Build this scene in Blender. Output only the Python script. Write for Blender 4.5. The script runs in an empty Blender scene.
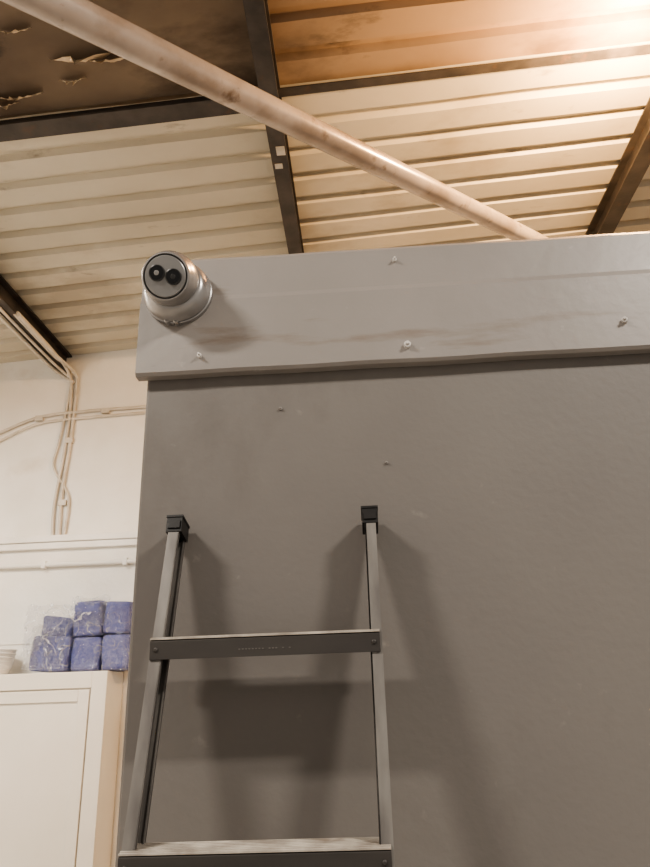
import bpy, bmesh, math, random
from mathutils import Vector, Matrix, noise
random.seed(7)
COL=bpy.context.scene.collection

# ---------------------------------------------------------------- materials
def srgb(r,g,b):
    f=lambda c:(c/255/12.92) if c/255<=0.04045 else ((c/255+0.055)/1.055)**2.4
    return (f(r),f(g),f(b),1)
def mat(name,c1,c2=None,scale=4.0,rough=0.6,metal=0.0,bump=0.0,bscale=60.0,detail=6,stretch=(1,1,1),lo=.35,hi=.65,spec=.5,spots=None):
    m=bpy.data.materials.new(name); m.use_nodes=True
    nt=m.node_tree; b=nt.nodes["Principled BSDF"]
    b.inputs["Roughness"].default_value=rough; b.inputs["Metallic"].default_value=metal
    b.inputs["Specular IOR Level"].default_value=spec
    tc=nt.nodes.new("ShaderNodeTexCoord"); mp=nt.nodes.new("ShaderNodeMapping")
    mp.inputs["Scale"].default_value=stretch
    nt.links.new(tc.outputs["Object"],mp.inputs["Vector"])
    n=nt.nodes.new("ShaderNodeTexNoise"); n.inputs["Scale"].default_value=scale; n.inputs["Detail"].default_value=detail
    nt.links.new(mp.outputs[0],n.inputs["Vector"])
    r=nt.nodes.new("ShaderNodeValToRGB"); r.color_ramp.elements[0].position=lo; r.color_ramp.elements[1].position=hi
    r.color_ramp.elements[0].color=c1; r.color_ramp.elements[1].color=c2 or c1
    nt.links.new(n.outputs["Fac"],r.inputs["Fac"]); out=r.outputs["Color"]
    if spots and isinstance(spots,tuple): spots=[spots]
    for k,(col,sc,th,amt,st) in enumerate(spots or []):
        mp2=nt.nodes.new("ShaderNodeMapping"); mp2.inputs["Scale"].default_value=st; mp2.inputs["Location"].default_value=(3.1+k*4,1.7,5.2)
        nt.links.new(tc.outputs["Object"],mp2.inputs["Vector"])
        n3=nt.nodes.new("ShaderNodeTexNoise"); n3.inputs["Scale"].default_value=sc; n3.inputs["Detail"].default_value=8; n3.inputs["Roughness"].default_value=.6
        nt.links.new(mp2.outputs[0],n3.inputs["Vector"])
        r3=nt.nodes.new("ShaderNodeMapRange"); r3.inputs["From Min"].default_value=th; r3.inputs["From Max"].default_value=th+.12; r3.inputs["To Max"].default_value=amt
        nt.links.new(n3.outputs["Fac"],r3.inputs["Value"])
        mx=nt.nodes.new("ShaderNodeMix"); mx.data_type='RGBA'; mx.inputs[7].default_value=col
        nt.links.new(r3.outputs[0],mx.inputs[0]); nt.links.new(out,mx.inputs[6]); out=mx.outputs[2]
    nt.links.new(out,b.inputs["Base Color"])
    if bump:
        n2=nt.nodes.new("ShaderNodeTexNoise"); n2.inputs["Scale"].default_value=bscale; n2.inputs["Detail"].default_value=4
        nt.links.new(tc.outputs["Object"],n2.inputs["Vector"])
        bp=nt.nodes.new("ShaderNodeBump"); bp.inputs["Strength"].default_value=bump; bp.inputs["Distance"].default_value=0.004
        nt.links.new(n2.outputs["Fac"],bp.inputs["Height"]); nt.links.new(bp.outputs[0],b.inputs["Normal"])
    return m
M={}
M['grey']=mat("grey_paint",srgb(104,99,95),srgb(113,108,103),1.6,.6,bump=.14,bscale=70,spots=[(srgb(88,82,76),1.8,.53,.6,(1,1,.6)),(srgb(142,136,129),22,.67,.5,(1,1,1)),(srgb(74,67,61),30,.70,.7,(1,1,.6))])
M['grey_lit']=mat("grey_paint_lit",srgb(133,127,122),srgb(144,138,133),2,.46,bump=.16,bscale=40,spots=[(srgb(112,95,80),5.0,.57,.6,(.6,1,4)),(srgb(174,168,161),26,.66,.5,(1,1,1)),(srgb(80,72,66),26,.70,.7,(.5,1,1.4))])  # same grey paint as the wall; the beam's extra light is in the colour
M['white']=mat("white_block_paint",srgb(236,232,224),srgb(243,240,234),3,.7,bump=.5,bscale=22,spots=(srgb(216,206,190),2.2,.6,.5,(1,1,1)))
M['trimw']=mat("white_gloss_trim",srgb(234,230,222),srgb(242,239,233),3,.45)
M['cab']=mat("cream_cabinet_paint",srgb(232,226,214),srgb(238,232,221),2,.4)
M['floor']=mat("concrete_floor",srgb(150,146,140),srgb(168,164,158),2,.7,bump=.2)
M['roof']=mat("roof_sheet_paint",srgb(190,182,164),srgb(207,199,182),1.2,.45,stretch=(.7,1,1),spots=[(srgb(142,124,100),1.3,.54,.45,(.8,1.2,1)),(srgb(88,72,57),5.0,.63,.6,(.7,1.8,1))])
M['roofb']=mat("roof_sheet_stained",srgb(114,92,72),srgb(158,134,108),1.1,.55,stretch=(.8,1.2,1),spots=[(srgb(74,57,45),1.1,.48,.65,(.7,1.2,1)),(srgb(38,29,24),3.0,.60,.7,(.7,1.6,1))])
M['lining']=mat("stained_lining_board",srgb(98,84,71),srgb(132,116,98),1.5,.8,bump=.3,bscale=14,stretch=(.7,1.2,1),spots=[(srgb(58,46,37),1.5,.50,.75,(.6,1.3,1)),(srgb(28,23,20),2.6,.58,.9,(.8,1.3,1))])
M['flake']=mat("peeling_paint",srgb(186,166,138),srgb(232,216,190),9,.8)
M['steel']=mat("dark_steel",srgb(48,44,42),srgb(72,66,62),8,.5,bump=.3,spots=(srgb(92,66,46),9,.6,.6,(1,1,1)))
M['pipe']=mat("pipe_grey_paint",srgb(170,160,152),srgb(190,180,172),7,.27,metal=.2,bump=.12,bscale=20,spots=[(srgb(104,82,64),12,.60,.8,(1,1,1)),(srgb(140,126,114),3,.5,.6,(1,1,1))])
M['alu']=mat("aluminium",srgb(108,104,101),srgb(136,132,127),30,.46,metal=.5,stretch=(1,1,.15),spots=(srgb(78,70,62),12,.58,.6,(1,1,.5)))
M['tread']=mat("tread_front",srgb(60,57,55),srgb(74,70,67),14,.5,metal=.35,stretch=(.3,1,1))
M['treadt']=mat("tread_top",srgb(140,131,121),srgb(186,178,167),24,.6,metal=.05,spots=(srgb(110,92,74),16,.6,.6,(1,1,1)))
M['black']=mat("black_plastic",srgb(18,17,16),srgb(28,26,25),20,.45)
M['cam']=mat("camera_housing",srgb(150,147,145),srgb(158,155,153),5,.27,metal=.6)
M['camd']=mat("camera_face",srgb(124,122,120),srgb(134,132,130),5,.35,metal=.4)
M['camr']=mat("lens_ring",srgb(46,45,44),srgb(54,53,52),5,.3,metal=.4)
M['lens']=mat("lens_glass",srgb(6,6,8),srgb(10,10,12),5,.05)
M['label']=mat("paper_label",srgb(190,182,168),srgb(210,204,192),20,.7)
M['labeld']=mat("worn_label",srgb(84,80,77),srgb(96,91,87),20,.7)
M['plug']=mat("screw_white",srgb(205,200,194),srgb(180,175,170),20,.5)
M['plugd']=mat("screw_overpainted",srgb(130,124,119),srgb(120,114,109),20,.5)
M['blue']=mat("blue_paper",srgb(80,88,148),srgb(98,106,166),8,.8,bump=.4,bscale=30)
M['cable']=mat("white_cable",srgb(216,208,196),srgb(198,190,176),10,.5)
M['lamph']=mat("lamp_housing",srgb(190,190,190),srgb(180,180,180),5,.4)
def film_mat(name,ridge,scale,width,gloss):
    fm=bpy.data.materials.new(name); fm.use_nodes=True
    nt=fm.node_tree; nt.nodes.clear()
    L_=nt.links.new
    o=nt.nodes.new("ShaderNodeOutputMaterial"); mx=nt.nodes.new("ShaderNodeMixShader"); tr=nt.nodes.new("ShaderNodeBsdfTransparent"); gl=nt.nodes.new("ShaderNodeBsdfGlossy")
    gl.inputs["Roughness"].default_value=.16; tr.inputs["Color"].default_value=(.96,.97,.99,1)
    nz=nt.nodes.new("ShaderNodeTexNoise"); nz.inputs["Scale"].default_value=16; nz.inputs["Distortion"].default_value=2.0
    tc=nt.nodes.new("ShaderNodeTexCoord"); L_(tc.outputs["Object"],nz.inputs["Vector"])
    bp=nt.nodes.new("ShaderNodeBump"); bp.inputs["Strength"].default_value=1; bp.inputs["Distance"].default_value=.09
    L_(nz.outputs["Fac"],bp.inputs["Height"]); L_(bp.outputs[0],gl.inputs["Normal"])
    mx.inputs[0].default_value=gloss; L_(tr.outputs[0],mx.inputs[1]); L_(gl.outputs[0],mx.inputs[2])
    rn=nt.nodes.new("ShaderNodeTexNoise"); rn.inputs["Scale"].default_value=scale; rn.inputs["Detail"].default_value=1; rn.inputs["Distortion"].default_value=1.0
    L_(tc.outputs["Object"],rn.inputs["Vector"])
    ma=nt.nodes.new("ShaderNodeMath"); ma.operation='SUBTRACT'; ma.inputs[1].default_value=.5; L_(rn.outputs["Fac"],ma.inputs[0])
    mb=nt.nodes.new("ShaderNodeMath"); mb.operation='ABSOLUTE'; L_(ma.outputs[0],mb.inputs[0])
    mr=nt.nodes.new("ShaderNodeMapRange"); mr.inputs["From Min"].default_value=0; mr.inputs["From Max"].default_value=width; mr.inputs["To Min"].default_value=ridge; mr.inputs["To Max"].default_value=.02; L_(mb.outputs[0],mr.inputs["Value"])
    df=nt.nodes.new("ShaderNodeBsdfDiffuse"); df.inputs["Color"].default_value=(.85,.85,.88,1)
    m2=nt.nodes.new("ShaderNodeMixShader"); L_(mr.outputs[0],m2.inputs[0]); L_(mx.outputs[0],m2.inputs[1]); L_(df.outputs[0],m2.inputs[2]); L_(m2.outputs[0],o.inputs[0])
    return fm
M['film']=film_mat("clear_film",.6,5,.014,.2)
M['wrap']=film_mat("clear_shrink_wrap",.42,6,.011,.2)

# ---------------------------------------------------------------- mesh builder
class B:
    def __init__(s): s.bm=bmesh.new(); s.mats=[]
    def mi(s,k):
        if k not in s.mats: s.mats.append(k)
        return s.mats.index(k)
    def faces(s,vs,fs,k,smooth=False,mtx=None):
        i=s.mi(k); bv=[s.bm.verts.new((mtx@Vector(v)) if mtx else v) for v in vs]
        for f in fs:
            try:
                fc=s.bm.faces.new([bv[j] for j in f]); fc.material_index=i; fc.smooth=smooth
            except ValueError: pass
        return bv
    def box(s,a,b,k,mtx=None):
        x0,y0,z0=a;x1,y1,z1=b
        vs=[(x0,y0,z0),(x1,y0,z0),(x1,y1,z0),(x0,y1,z0),(x0,y0,z1),(x1,y0,z1),(x1,y1,z1),(x0,y1,z1)]
        s.faces(vs,[(0,3,2,1),(4,5,6,7),(0,1,5,4),(1,2,6,5),(2,3,7,6),(3,0,4,7)],k,False,mtx)
    def prism(s,prof,p0,p1,k,xd,yd):
        n=len(prof); p0=Vector(p0);p1=Vector(p1)
        vs=[p0+xd*a+yd*b for a,b in prof]+[p1+xd*a+yd*b for a,b in prof]
        s.faces(vs,[(i,(i+1)%n,n+(i+1)%n,n+i) for i in range(n)]+[tuple(range(n))[::-1],tuple(range(n,2*n))],k)
    def lathe(s,prof,org,ax,k,seg=48,cap=True):
        ax=Vector(ax).normalized(); u=ax.orthogonal().normalized(); w=ax.cross(u); org=Vector(org)
        vs=[];n=len(prof)
        for r,h in prof:
            for j in range(seg):
                t=2*math.pi*j/seg; vs.append(org+ax*h+(u*math.cos(t)+w*math.sin(t))*max(r,1e-5))
        fs=[(i*seg+j,i*seg+(j+1)%seg,(i+1)*seg+(j+1)%seg,(i+1)*seg+j) for i in range(n-1) for j in range(seg)]
        if cap: fs+= [tuple(range(seg))[::-1],tuple(range((n-1)*seg,n*seg))]
        s.faces(vs,fs,k,True)
    def tube(s,pts,r,k,seg=10):
        pts=[Vector(p) for p in pts]; vs=[];n=len(pts)
        u=None
        for i,p in enumerate(pts):
            d=(pts[min(i+1,n-1)]-pts[max(i-1,0)]).normalized()
            if u is None: u=d.orthogonal().normalized()
            u=(u-d*u.dot(d)).normalized(); w=d.cross(u)
            for j in range(seg):
                t=2*math.pi*j/seg; vs.append(p+(u*math.cos(t)+w*math.sin(t))*r)
        fs=[(i*seg+j,i*seg+(j+1)%seg,(i+1)*seg+(j+1)%seg,(i+1)*seg+j) for i in range(n-1) for j in range(seg)]
        fs+=[tuple(range(seg))[::-1],tuple(range((n-1)*seg,n*seg))]
        s.faces(vs,fs,k,True)
    def done(s,name,bevel=0,seg=2,ang=35):
        bmesh.ops.recalc_face_normals(s.bm,faces=s.bm.faces)
        for e in s.bm.edges:
            if len(e.link_faces)==2 and e.calc_face_angle(0)>math.radians(ang): e.smooth=False
        me=bpy.data.meshes.new(name); s.bm.to_mesh(me); s.bm.free()
        for k in s.mats: me.materials.append(M[k])
        ob=bpy.data.objects.new(name,me); COL.objects.link(ob)
        if bevel:
            m=ob.modifiers.new("bevel","BEVEL"); m.width=bevel; m.segments=seg; m.limit_method='ANGLE'; m.angle_limit=math.radians(40)
        return ob
def spline(pts,n=8):
    pts=[Vector(p) for p in pts]; P=[pts[0]]+pts+[pts[-1]]; out=[]
    for i in range(1,len(P)-2):
        for j in range(n):
            t=j/n;a,b,c,d=P[i-1],P[i],P[i+1],P[i+2]
            out.append(.5*((2*b)+(c-a)*t+(2*a-5*b+4*c-d)*t*t+(3*b-a-3*c+d)*t**3))
    out.append(pts[-1]); return out
X=Vector((1,0,0));Y=Vector((0,1,0));Z=Vector((0,0,1))
RM=0.06; RZ=4.40
rz=lambda x: RZ+RM*x
YB=3.7; XL=-3.6; XR=5.0; YF=-3.4

# ---------------------------------------------------------------- shell
b=B(); b.box((XL-.1,YF,-.1),(XR,YB+.1,0),'floor'); b.done("floor")
b=B(); b.box((XL,YB,0),(XR,YB+.12,rz(XR)+.1),'white'); b.done("wall_back")
b=B(); b.box((XL-.12,YF,0),(XL,YB+.12,rz(XL)+.1),'white'); b.done("wall_left")
b=B(); b.box((-.39,0,0),(XR,1.9,2.415),'grey'); b.done("wall_partition",bevel=.006)
b=B()
prof=[(-.020,2.166),(-.025,2.172),(-.025,2.322),(-.020,2.334),(-.012,2.422),(-.004,2.432),(.25,2.432),(.25,2.416),(-.001,2.416),(-.001,2.166)]
NS=80
x0b=-.405
pv=[]
for i in range(NS+1):
    xx=x0b+(XR-x0b)*(i/NS)**2
    for (a,c) in prof:
        wz=.0020*noise.noise(Vector((xx*7,c*9,1.3))) if c>2.40 or c<2.18 else 0
        wy=.0012*noise.noise(Vector((xx*9,c*14,7.7))) if a<-.003 else 0
        pv.append((xx,a+wy,c+wz))
n=len(prof)
fs=[(i*n+j,i*n+(j+1)%n,(i+1)*n+(j+1)%n,(i+1)*n+j) for i in range(NS) for j in range(n)]+[tuple(range(n))[::-1],tuple(range(NS*n,NS*n+n))]
b.faces(pv,fs,'grey_lit',False)
b.done("boxed_beam",bevel=.002)

# corrugated roof
b=B()
per=.2; ys=[];
y=YF
while y<YB+.1:
    ys+= [(y,0),(y+.130,0),(y+.147,.034),(y+.183,.034)]; y+=per
xs=[XL-.1+i*(XR-XL+.1)/60 for i in range(61)]
vs=[];nx=len(xs)
for (yy,h) in ys:
    for xx in xs:
        w=.006*noise.noise(Vector((xx*1.7,yy*2.3,0)))
        vs.append((xx,yy+w*2.2,rz(xx)+h+w))
i_a=b.mi('roof'); i_b=b.mi('roofb')
bv=[b.bm.verts.new(v) for v in vs]
for i in range(len(ys)-1):
    for j in range(nx-1):
        f=b.bm.faces.new((bv[i*nx+j],bv[(i)*nx+j+1],bv[(i+1)*nx+j+1],bv[(i+1)*nx+j]))
        f.material_index = i_b if ys[i][0]<1.3 else i_a
b.done("ceiling")
b=B()
vs=[];fs=[];NX,NY=24,24
x0,x1,y0,y1=XL,-.36,-1.5,1.30
for j in range(NY+1):
    for i in range(NX+1):
        x=x0+(x1-x0)*i/NX; yy=y0+(y1-y0)*j/NY
        vs.append((x,yy,rz(x)-.012-.012*noise.noise(Vector((x*1.5,yy*1.5,3)))-.006))
for j in range(NY):
    for i in range(NX):
        fs.append((j*(NX+1)+i,j*(NX+1)+i+1,(j+1)*(NX+1)+i+1,(j+1)*(NX+1)+i))
b.faces(vs,fs,'lining',True)
for (cx,cy,sz,hh) in [(-1.13,1.02,.15,1.),(-1.02,1.05,.09,.6),(-1.50,1.18,.12,.8),(-1.60,1.22,.08,.7),(-1.36,.86,.07,.6),(-1.22,1.13,.06,.7)]:
    n=13; top=[];cur=[];mid=[]
    for i in range(n):
        t=i/(n-1)
        px=cx-sz+2*sz*t
        wd=sz*.5*(math.sin(math.pi*t)**.7)*(0.7+.5*random.random())
        top.append((px,cy+wd*.5,rz(px)-.026)); 
        mid.append((px,cy-wd*.1,rz(px)-.030-.03*hh*math.sin(math.pi*t)))
        cur.append((px+.02*random.random(),cy-wd*.6,rz(px)-.035-.09*hh*math.sin(math.pi*t)*(.4+.6*random.random())))
    b.faces(top+mid+cur,[(r*n+i,r*n+i+1,r*n+n+i+1,r*n+n+i) for r in (0,1) for i in range(n-1)],'flake',True)
b.done("ceiling_lining_board")

def purlin(x,k,w=.085):
    z=rz(x)
    b=B(); t=.012;d=.15
    prof=[(-w/2,-d),(w/2,-d),(w/2,-d+t),(t/2,-d+t),(t/2,-t),(w/2,-t),(w/2,0),(-w/2,0),(-w/2,-t),(-t/2,-t),(-t/2,-d+t),(-w/2,-d+t)]
    b.prism(prof,(x,YF,z-.003),(x,YB,z-.003),'steel',X,Z)
    if k==1:
        for yy,l,xa,xb in ((1.56,.06,-.01,.035),(1.68,.035,-.03,.01),(2.62,.04,.0,.04)):
            b.box((x+xa,yy,z-d-.006),(x+xb,yy+l,z-d-.0035),'label')
    return b.done("roof_purlin")
purlin(-2.33,0,.10);purlin(-.32,1);purlin(1.70,2,.10);purlin(3.72,3)
b=B(); w=.05
prof=[(-w/2,-.022),(w/2,-.022),(w/2,-.016),(.006,-.016),(.006,0),(-.006,0),(-.006,-.016),(-w/2,-.016)]
b.prism(prof,(-.32,1.35,rz(-.32)-.004),(XR,1.36,rz(XR)-.004),'steel',Y,Z)
w=.10
prof=[(-w/2,-.08),(w/2,-.08),(w/2,-.068),(.006,-.068),(.006,0),(-.006,0),(-.006,-.068),(-w/2,-.068)]
b.prism(prof,(XL,1.34,rz(XL)-.004),(-.32,1.34,rz(-.32)-.004),'steel',Y,Z); b.done("roof_rafter")

# diagonal pipe
P1=Vector((-.751,.062,3.32));dr=Vector((1.776,2.005,.62))
b=B(); a=P1-dr*1.55; c=P1+dr*1.78
N=40
b.tube([a+(c-a)*i/N for i in range(N+1)],.048,'pipe',32)
dn=dr.normalized()
b.lathe([(.0475,0),(.056,.002),(.056,.05),(.0475,.052)],P1+dr*1.35,dn,'pipe',32,False)
b.done("overhead_pipe")

# ---------------------------------------------------------------- ladder
b=B()
SL=.21; y_top=-.032
def lp(side,z,dy=0):
    t=(1.88-z)/1.88
    x=(-.307-.058*t) if side<0 else (.0175-.018*t)
    return Vector((x,y_top-(1.88-z)*SL+dy,z))
ld=Vector((0,SL,1)).normalized(); ln=Vector((0,-1,SL)).normalized()
fr=lambda hx,hy:[(-hx,-hy),(hx,-hy),(hx,hy),(-hx,hy)]
for side in (-1,1):
    p0=lp(side,.03);p1=lp(side,1.865)
    d=.022;f=.018;t=.003; s=-side
    o=-s*f/2
    prof=[(o,-d),(o+s*f,-d),(o+s*f,-d+t),(o+s*t,-d+t),(o+s*t,d-t),(o+s*f,d-t),(o+s*f,d),(o,d)]
    b.prism(prof,p0,p1,'alu',X,ln)
    for sg in (-1,1):
        prof=[(o+s*f,sg*d),(o+s*(f-.0025),sg*d),(o+s*(f-.0025),sg*(d-.007)),(o+s*f,sg*(d-.007))]
        b.prism(prof,p0,p1,'alu',X,ln)
    q=lp(side,1.855)
    b.prism(fr(.0130,.023),q,q+ld*.029,'black',X,ln)
    b.prism(fr(.0100,.0025),q+ld*.006+ln*.023,q+ld*.020+ln*.023,'black',X,ln)
    b.prism(fr(.0140,.0243),q+ld*.026,q+ld*.030,'black',X,ln)
    q=lp(side,.0)
    b.prism(fr(.014,.025),q+Vector((0,0,.008)),q+ld*.06,'black',X,ln)
zr=[1.677-.269*i for i in range(6)]
tn=Vector((0,-1,-.02)).normalized(); tu=Vector((0,-.02,1)).normalized()
for zi in zr:
    L=lp(-1,zi);R=lp(1,zi)
    Lx=L-X*.009;Rx=R+X*.0055
    pr=[(-.030,.008),(.028,.008),(.030,.006),(.030,-.020),(.027,-.020),(.027,.003),(-.027,.003),(-.027,-.016),(-.030,-.016)]
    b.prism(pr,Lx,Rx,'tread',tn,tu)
    b.prism([(-.030,.0082),(.0305,.0082),(.0305,.0108),(-.030,.0108)],Lx,Rx,'treadt',tn,tu)
    for g in range(6):
        b.prism([(-.024+g*.009,.0105),(-.020+g*.009,.0105),(-.020+g*.009,.0122),(-.024+g*.009,.0122)],Lx,Rx,'treadt',tn,tu)
    for E,sg in ((Lx,1),(Rx,-1)):
        b.lathe([(.0035,0),(.0035,.001),(.002,.002)],E+X*sg*.009+tn*.030-tu*.006,tn,'tread',10)
L=lp(-1,zr[0]);R=lp(1,zr[0])
c=(L+R)/2+tn*.0302-tu*.008
for i in range(17):
    x=-.045+i*.005
    if random.random()<.75:
        b.prism([(x,-.0025),(x+.003,-.0025),(x+.003,-.0005),(x,-.0005)],c,c+tn*.0004,'labeld',X,tu)
b.done("aluminium_ladder",bevel=.0008,seg=1)

# ---------------------------------------------------------------- security camera
b=B(); O=Vector((-.328,-.022,2.335))
ax=Vector((0,-1,0))
b.lathe([(.064,-.004),(.066,.002),(.066,.012),(.0632,.0135),(.0632,.0155),(.065,.017),(.063,.027),(.058,.037),(.053,.043),(.048,.045)],O,ax,'cam',64)
b.lathe([(.0636,.0132),(.0636,.0157)],O,ax,'black',64,False)
bc=O+ax*.060+Vector((-.002,0,.001)); n=Vector((-.04,-.86,-.38)).normalized(); Rb=.052
pr=[(Rb*math.sin(math.radians(v)),-Rb*math.cos(math.radians(v))) for v in range(20,119,6)]
pr+=[(.0462,.0245),(.0452,.029),(.0437,.031),(.0417,.0315),(.0407,.028)]
b.lathe(pr,bc,n,'cam',64)
b.lathe([(.0408,.0275),(.0408,.0282),(.038,.0282)],bc,n,'black',64,False)
b.lathe([(.0385,.0280),(.0385,.0306),(.0372,.0318),(.001,.0322)],bc,n,'camd',64)
rt=Vector((1,.06,-.30)); rt=(rt-n*rt.dot(n)).normalized(); up=n.cross(rt)
if up.z<0: up=-up
c0=bc+n*.0318+up*.002
for sx in (-1,1):
    cc=c0+rt*sx*.0158
    rr=.0148
    b.lathe([(rr,-.001),(rr,.0030),(rr-.0010,.0036),(rr-.0018,.0025)],cc,n,'camr',40)
    b.lathe([(rr-.0016,.0024),(.009,.0032),(.005,.0040),(.0005,.0043)],cc,n,'lens',40)
    b.lathe([(.0048,.0040),(.0040,.0046),(.0005,.0047)],cc,n,'camd' if sx<0 else 'camr',24)
for k in range(2):
    a=math.radians(254+k*16)
    b.lathe([(.006,0),(.006,.012),(.004,.014)],O+Vector((math.cos(a)*.063,-.006,math.sin(a)*.063)),ax,'cam',14)
b.done("security_camera")

# wall plugs / screws
b=B()
def plug(x,z,yy,r=.0055,l=.012,tilt=0,k='plug'):
    b.lathe([(r,-.003),(r,l*.5),(r*.55,l*.55),(r*.5,l)],(x,yy,z),Vector((tilt,-1,.1)),k,14)
for x,z,yy,r in [(.105,2.198,-.025,.0065),(.095,2.392,-.014,.004),(.505,2.223,-.025,.0055),(-.283,2.20,-.025,.004)]: plug(x,z,yy,r,.012,random.uniform(-.3,.3))
for x,z,r in [(-.135,2.095,.0035),(.053,1.98,.0028)]: plug(x,z,0,r,.005,.2,'plugd')
b.done("screw_plugs")

# ---------------------------------------------------------------- back wall trims, cables
b=B(); b.box((XL,YB-.05,2.71),(XR,YB,2.76),'trimw'); b.box((XL,YB-.035,2.66),(XR,YB,2.71),'trimw'); b.done("trim_1",bevel=.006)
b=B(); b.tube([(XL+.02,YB-.03,2.545),(XR-.02,YB-.03,2.545)],.018,'trimw',16)
for x in (-2.9,-2.3,-1.7,-.9): b.box((x-.015,YB-.05,2.52),(x+.015,YB-.002,2.57),'trimw')
b.done("conduit_pipe")
b=B(); b.box((XL,YB-.008,2.0),(XR,YB,2.30),'white'); b.done("trim_2")
b=B()
yc=YB-.016
def cab(pts,r=.008): b.tube(spline(pts),r,'cable',8)
cab([(-2.26,yc-.9,4.10),(-2.26,yc-.3,4.10),(-2.22,yc-.03,4.08),(-2.205,yc,3.95),(-2.21,yc,3.5),(-2.23,yc,3.1),(-2.22,yc,2.76)],.013)
cab([(-2.27,yc-.9,4.12),(-2.27,yc-.3,4.12),(-2.26,yc-.03,4.05),(-2.26,yc,3.9),(-2.30,yc,3.5),(-2.32,yc,3.3),(-2.21,yc,3.12),(-2.17,yc,3.0),(-2.18,yc,2.76)],.010)
cab([(-2.29,yc-.9,4.11),(-2.29,yc-.3,4.11),(-2.27,yc-.03,4.10),(-2.24,yc,3.8),(-2.25,yc,3.4),(-2.28,yc,3.0),(-2.27,yc,2.76)],.012)
b.tube(spline([(-2.40,-1.0,4.10),(-2.40,1.5,4.10),(-2.38,3.3,4.09),(-2.33,YB-.05,4.07),(-2.26,YB-.02,4.03)]),.013,'cable',8)
b.tube(spline([(-2.36,-1.0,4.10),(-2.35,1.5,4.10),(-2.33,3.3,4.09),(-2.28,YB-.05,4.06),(-2.23,YB-.02,4.0)]),.010,'cable',8)
cab([(-3.3,yc,3.2),(-2.95,yc,3.5),(-2.79,yc,3.60),(-2.48,yc,3.72),(-2.1,yc,3.75),(-1.684,yc,3.76),(0,yc,3.8)],.014)
cab([(-3.3,yc,3.13),(-2.95,yc,3.43),(-2.79,yc,3.53),(-2.48,yc,3.665),(-2.1,yc,3.695),(-1.684,yc,3.71),(0,yc,3.76)],.012)
for x,z in ((-2.48,3.70),(-1.95,3.735),(-2.22,3.5),(-2.22,3.0)): b.box((x-.03,YB-.030,z-.012),(x+.03,YB-.002,z+.03),'cable')
b.done("electrical_cables")

# ---------------------------------------------------------------- cabinet
b=B(); cx=-1.664; cy=3.385; cz=1.79
b.box((XL+.02,cy+.02,0),(cx,YB-.01,cz),'cab')
b.box((cx-.10,cy,.08),(cx,cy+.02,cz-.0),'cab')
b.box((XL+.02,cy,cz-.10),(cx-.10,cy+.02,cz),'cab')
b.box((XL+.02,cy,.0),(cx,cy+.02,.08),'cab')
for xa,xb in ((-2.52,cx-.108),(-3.4,-2.53)):
    zt=cz-.110
    b.box((xa,cy+.008,.085),(xb,cy+.022,zt),'cab')
    for q in (((xa,cy-.004,.085),(xa+.07,cy+.008,zt)),((xb-.07,cy-.004,.085),(xb,cy+.008,zt)),((xa+.07,cy-.004,zt-.07),(xb-.07,cy+.008,zt)),((xa+.07,cy-.004,.085),(xb-.07,cy+.008,.155))):
        b.box(q[0],q[1],'cab')
    b.lathe([(.012,0),(.009,.012),(.014,.02),(.012,.028)],(xa+.035,cy-.004,1.0),(0,-1,0),'plug',20)
b.done("storage_cabinet",bevel=.003)

# blue rolls
b=B()
def sq(u,e): return math.copysign(abs(u)**e,u)
def roll(cx_,cy_,z0,w,d,hh,rot=0,seed=0):
    NU=48;prof=[(.0,0),(.6,0),(.88,.012),(.97,.05),(1,.14),(1,.5),(1,.86),(.97,.95),(.88,.988),(.6,1),(.0,1)]
    for k,(mk,gr) in enumerate((('blue',1.0),('wrap',1.03))):
        vs=[];ca,sa=math.cos(rot),math.sin(rot)
        for r,h in prof:
            for j in range(NU):
                t=2*math.pi*j/NU; c,s=math.cos(t),math.sin(t); e=.42
                x=sq(c,e)*w/2*r*gr; y=sq(s,e)*d/2*r*gr; z=(h-.5)*hh*gr
                q=1+.09*noise.noise(Vector((c*2+seed,s*2,h*3+seed)))
                if k: q+=.045*noise.noise(Vector((c*7+seed,s*7,h*9)))+.01
                x*=q;y*=q
                vs.append((cx_+x*ca+z*sa, cy_+y, max(cz+.002,z0+hh/2+z*ca - x*sa)))
        n=len(prof)
        fs=[(i*NU+j,i*NU+(j+1)%NU,(i+1)*NU+(j+1)%NU,(i+1)*NU+j) for i in range(n-1) for j in range(NU)]
        b.faces(vs,fs,mk,k==0)
zt=cz+.004
roll(-1.645,3.53,zt,.190,.2,.225,0,1);roll(-1.65,3.53,zt+.230,.190,.2,.210,.05,2)
roll(-1.845,3.53,zt,.200,.2,.215,0,3);roll(-1.85,3.53,zt+.220,.205,.2,.230,-.05,4)
roll(-2.085,3.52,zt+.006,.27,.2,.225,.05,5)
roll(-2.075,3.56,zt+.225,.22,.16,.135,.14,6)
def sheet(p,u,v,seed,nu=16,nv=16,amp=.05):
    vs=[];p=Vector(p);u=Vector(u);v=Vector(v);nn=u.cross(v).normalized()
    for j in range(nv+1):
        for i in range(nu+1):
            a=i/nu;c=j/nv
            wv=noise.noise(Vector((a*4+seed,c*4,seed)))*amp+noise.noise(Vector((a*11,c*11+seed,2)))*amp*.5
            k=1-.25*noise.noise(Vector((a*3,seed,c*2)))
            vs.append(p+u*a*k+v*c*k+nn*wv)
    b.faces(vs,[(j*(nu+1)+i,j*(nu+1)+i+1,(j+1)*(nu+1)+i+1,(j+1)*(nu+1)+i) for j in range(nv) for i in range(nu)],'film',False)
sheet((-2.27,3.42,zt+.10),(.29,0,0),(0,.02,.33),3)
sheet((-2.25,3.41,zt+.02),(.26,0,0),(.04,.0,.26),9)
sheet((-1.97,3.41,zt+.28),(.26,0,0),(0,.04,.20),5,amp=.04)
b.done("wrapped_paper_towel_rolls",ang=50)
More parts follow.
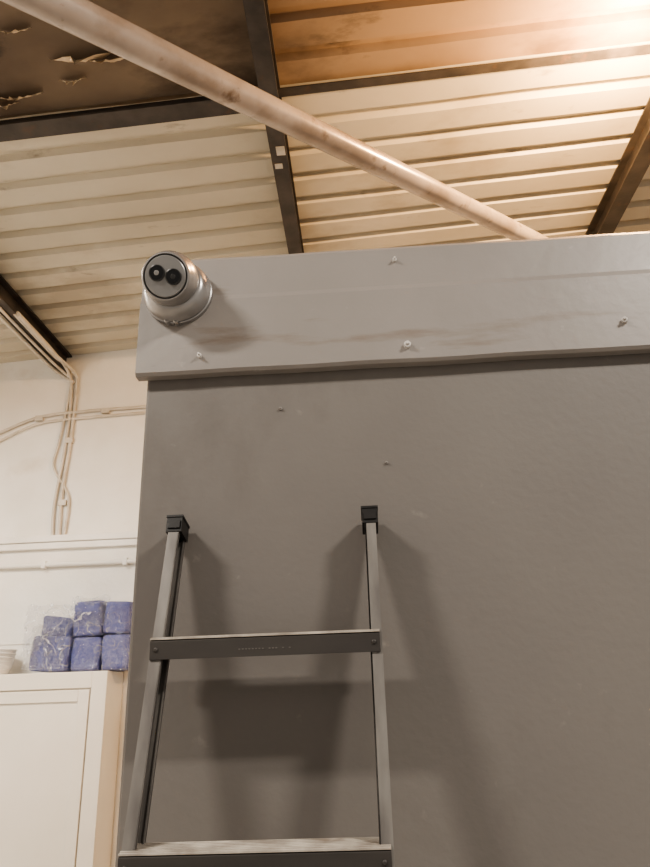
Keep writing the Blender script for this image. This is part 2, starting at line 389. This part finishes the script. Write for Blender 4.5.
b=B(); c=Vector((-2.48,3.52,cz))
b.lathe([(.02,.001),(.075,.001),(.10,.05),(.115,.15),(.122,.16),(.118,.165),(.108,.15),(.094,.05),(.07,.008),(.02,.008)],c,Z,'trimw',40)
for k in range(5): 
    b.lathe([(.09+.006*k,.03+.025*k),(.098+.006*k,.035+.025*k),(.09+.006*k,.04+.025*k)],c,Z,'trimw',40,False)
b.done("white_basket")

# ---------------------------------------------------------------- lamps
def light(kind,name,loc,energy,color,size=.2,size_y=None,target=None):
    l=bpy.data.lights.new(name,kind); l.energy=energy; l.color=color
    if kind=='AREA':
        l.shape='RECTANGLE'; l.size=size; l.size_y=size_y or size
    else: l.shadow_soft_size=size
    o=bpy.data.objects.new(name,l); COL.objects.link(o); o.location=loc
    if target: o.rotation_euler=(Vector(target)-Vector(loc)).to_track_quat('-Z','Y').to_euler()
    return o
def tubefix(x,y,z,hl):
    b=B(); b.box((x-hl,y-.06,z+.03),(x+hl,y+.06,z+.09),'lamph')
    for s in (-.6*hl,.6*hl): b.tube([(x+s,y,z+.09),(x+s,y,rz(x+s)-.03)],.006,'lamph',8)
    b.done("fluorescent_and_fill_fixture")
for (x,y,z,e,ln_) in [(-1.9,-1.4,3.8,104,.6),(1.9,-1.7,3.9,126,.6),(-2.9,1.2,3.9,110,1.2)]:  # last entry is an unseen lamp and fixture added to brighten the back wall
    tubefix(x,y,z,ln_/2+.04)
    light('AREA',"fluorescent_and_fill_light",(x,y,z),e,(1,.93,.84),ln_,.16,(x,y,0))
lx,ly,lz=1.44,1.13,4.24
b=B(); b.lathe([(.03,.19),(.035,.10),(.03,.05)],(lx+.04,ly,lz),Z,'lamph',32,True)
b.done("bulkhead_lamp")
light('POINT',"bulkhead_lamp_light",(lx,ly,lz),300,(1,.60,.28),.04)

w=bpy.data.worlds.new("w"); bpy.context.scene.world=w; w.use_nodes=True
w.node_tree.nodes["Background"].inputs[0].default_value=(1,.92,.82,1); w.node_tree.nodes["Background"].inputs[1].default_value=.50
try:
    bpy.context.scene.view_settings.look='AgX - Medium High Contrast'
except Exception: pass

# ---------------------------------------------------------------- camera
t=math.radians(21);p=math.radians(2.7);r=math.radians(2.0)
F=Vector((-math.sin(p)*math.cos(t),math.cos(p)*math.cos(t),math.sin(t)))
R0=F.cross(Z).normalized();U0=R0.cross(F)
U=U0*math.cos(r)+R0*math.sin(r);R=R0*math.cos(r)-U0*math.sin(r)
cd=bpy.data.cameras.new("camera"); co=bpy.data.objects.new("camera",cd); COL.objects.link(co)
m=Matrix(((R.x,U.x,-F.x,0),(R.y,U.y,-F.y,-1.15),(R.z,U.z,-F.z,1.6),(0,0,0,1)))
co.matrix_world=m
cd.sensor_fit='VERTICAL'; cd.sensor_height=24; cd.lens=680/867*24; cd.clip_start=.02
bpy.context.scene.camera=co
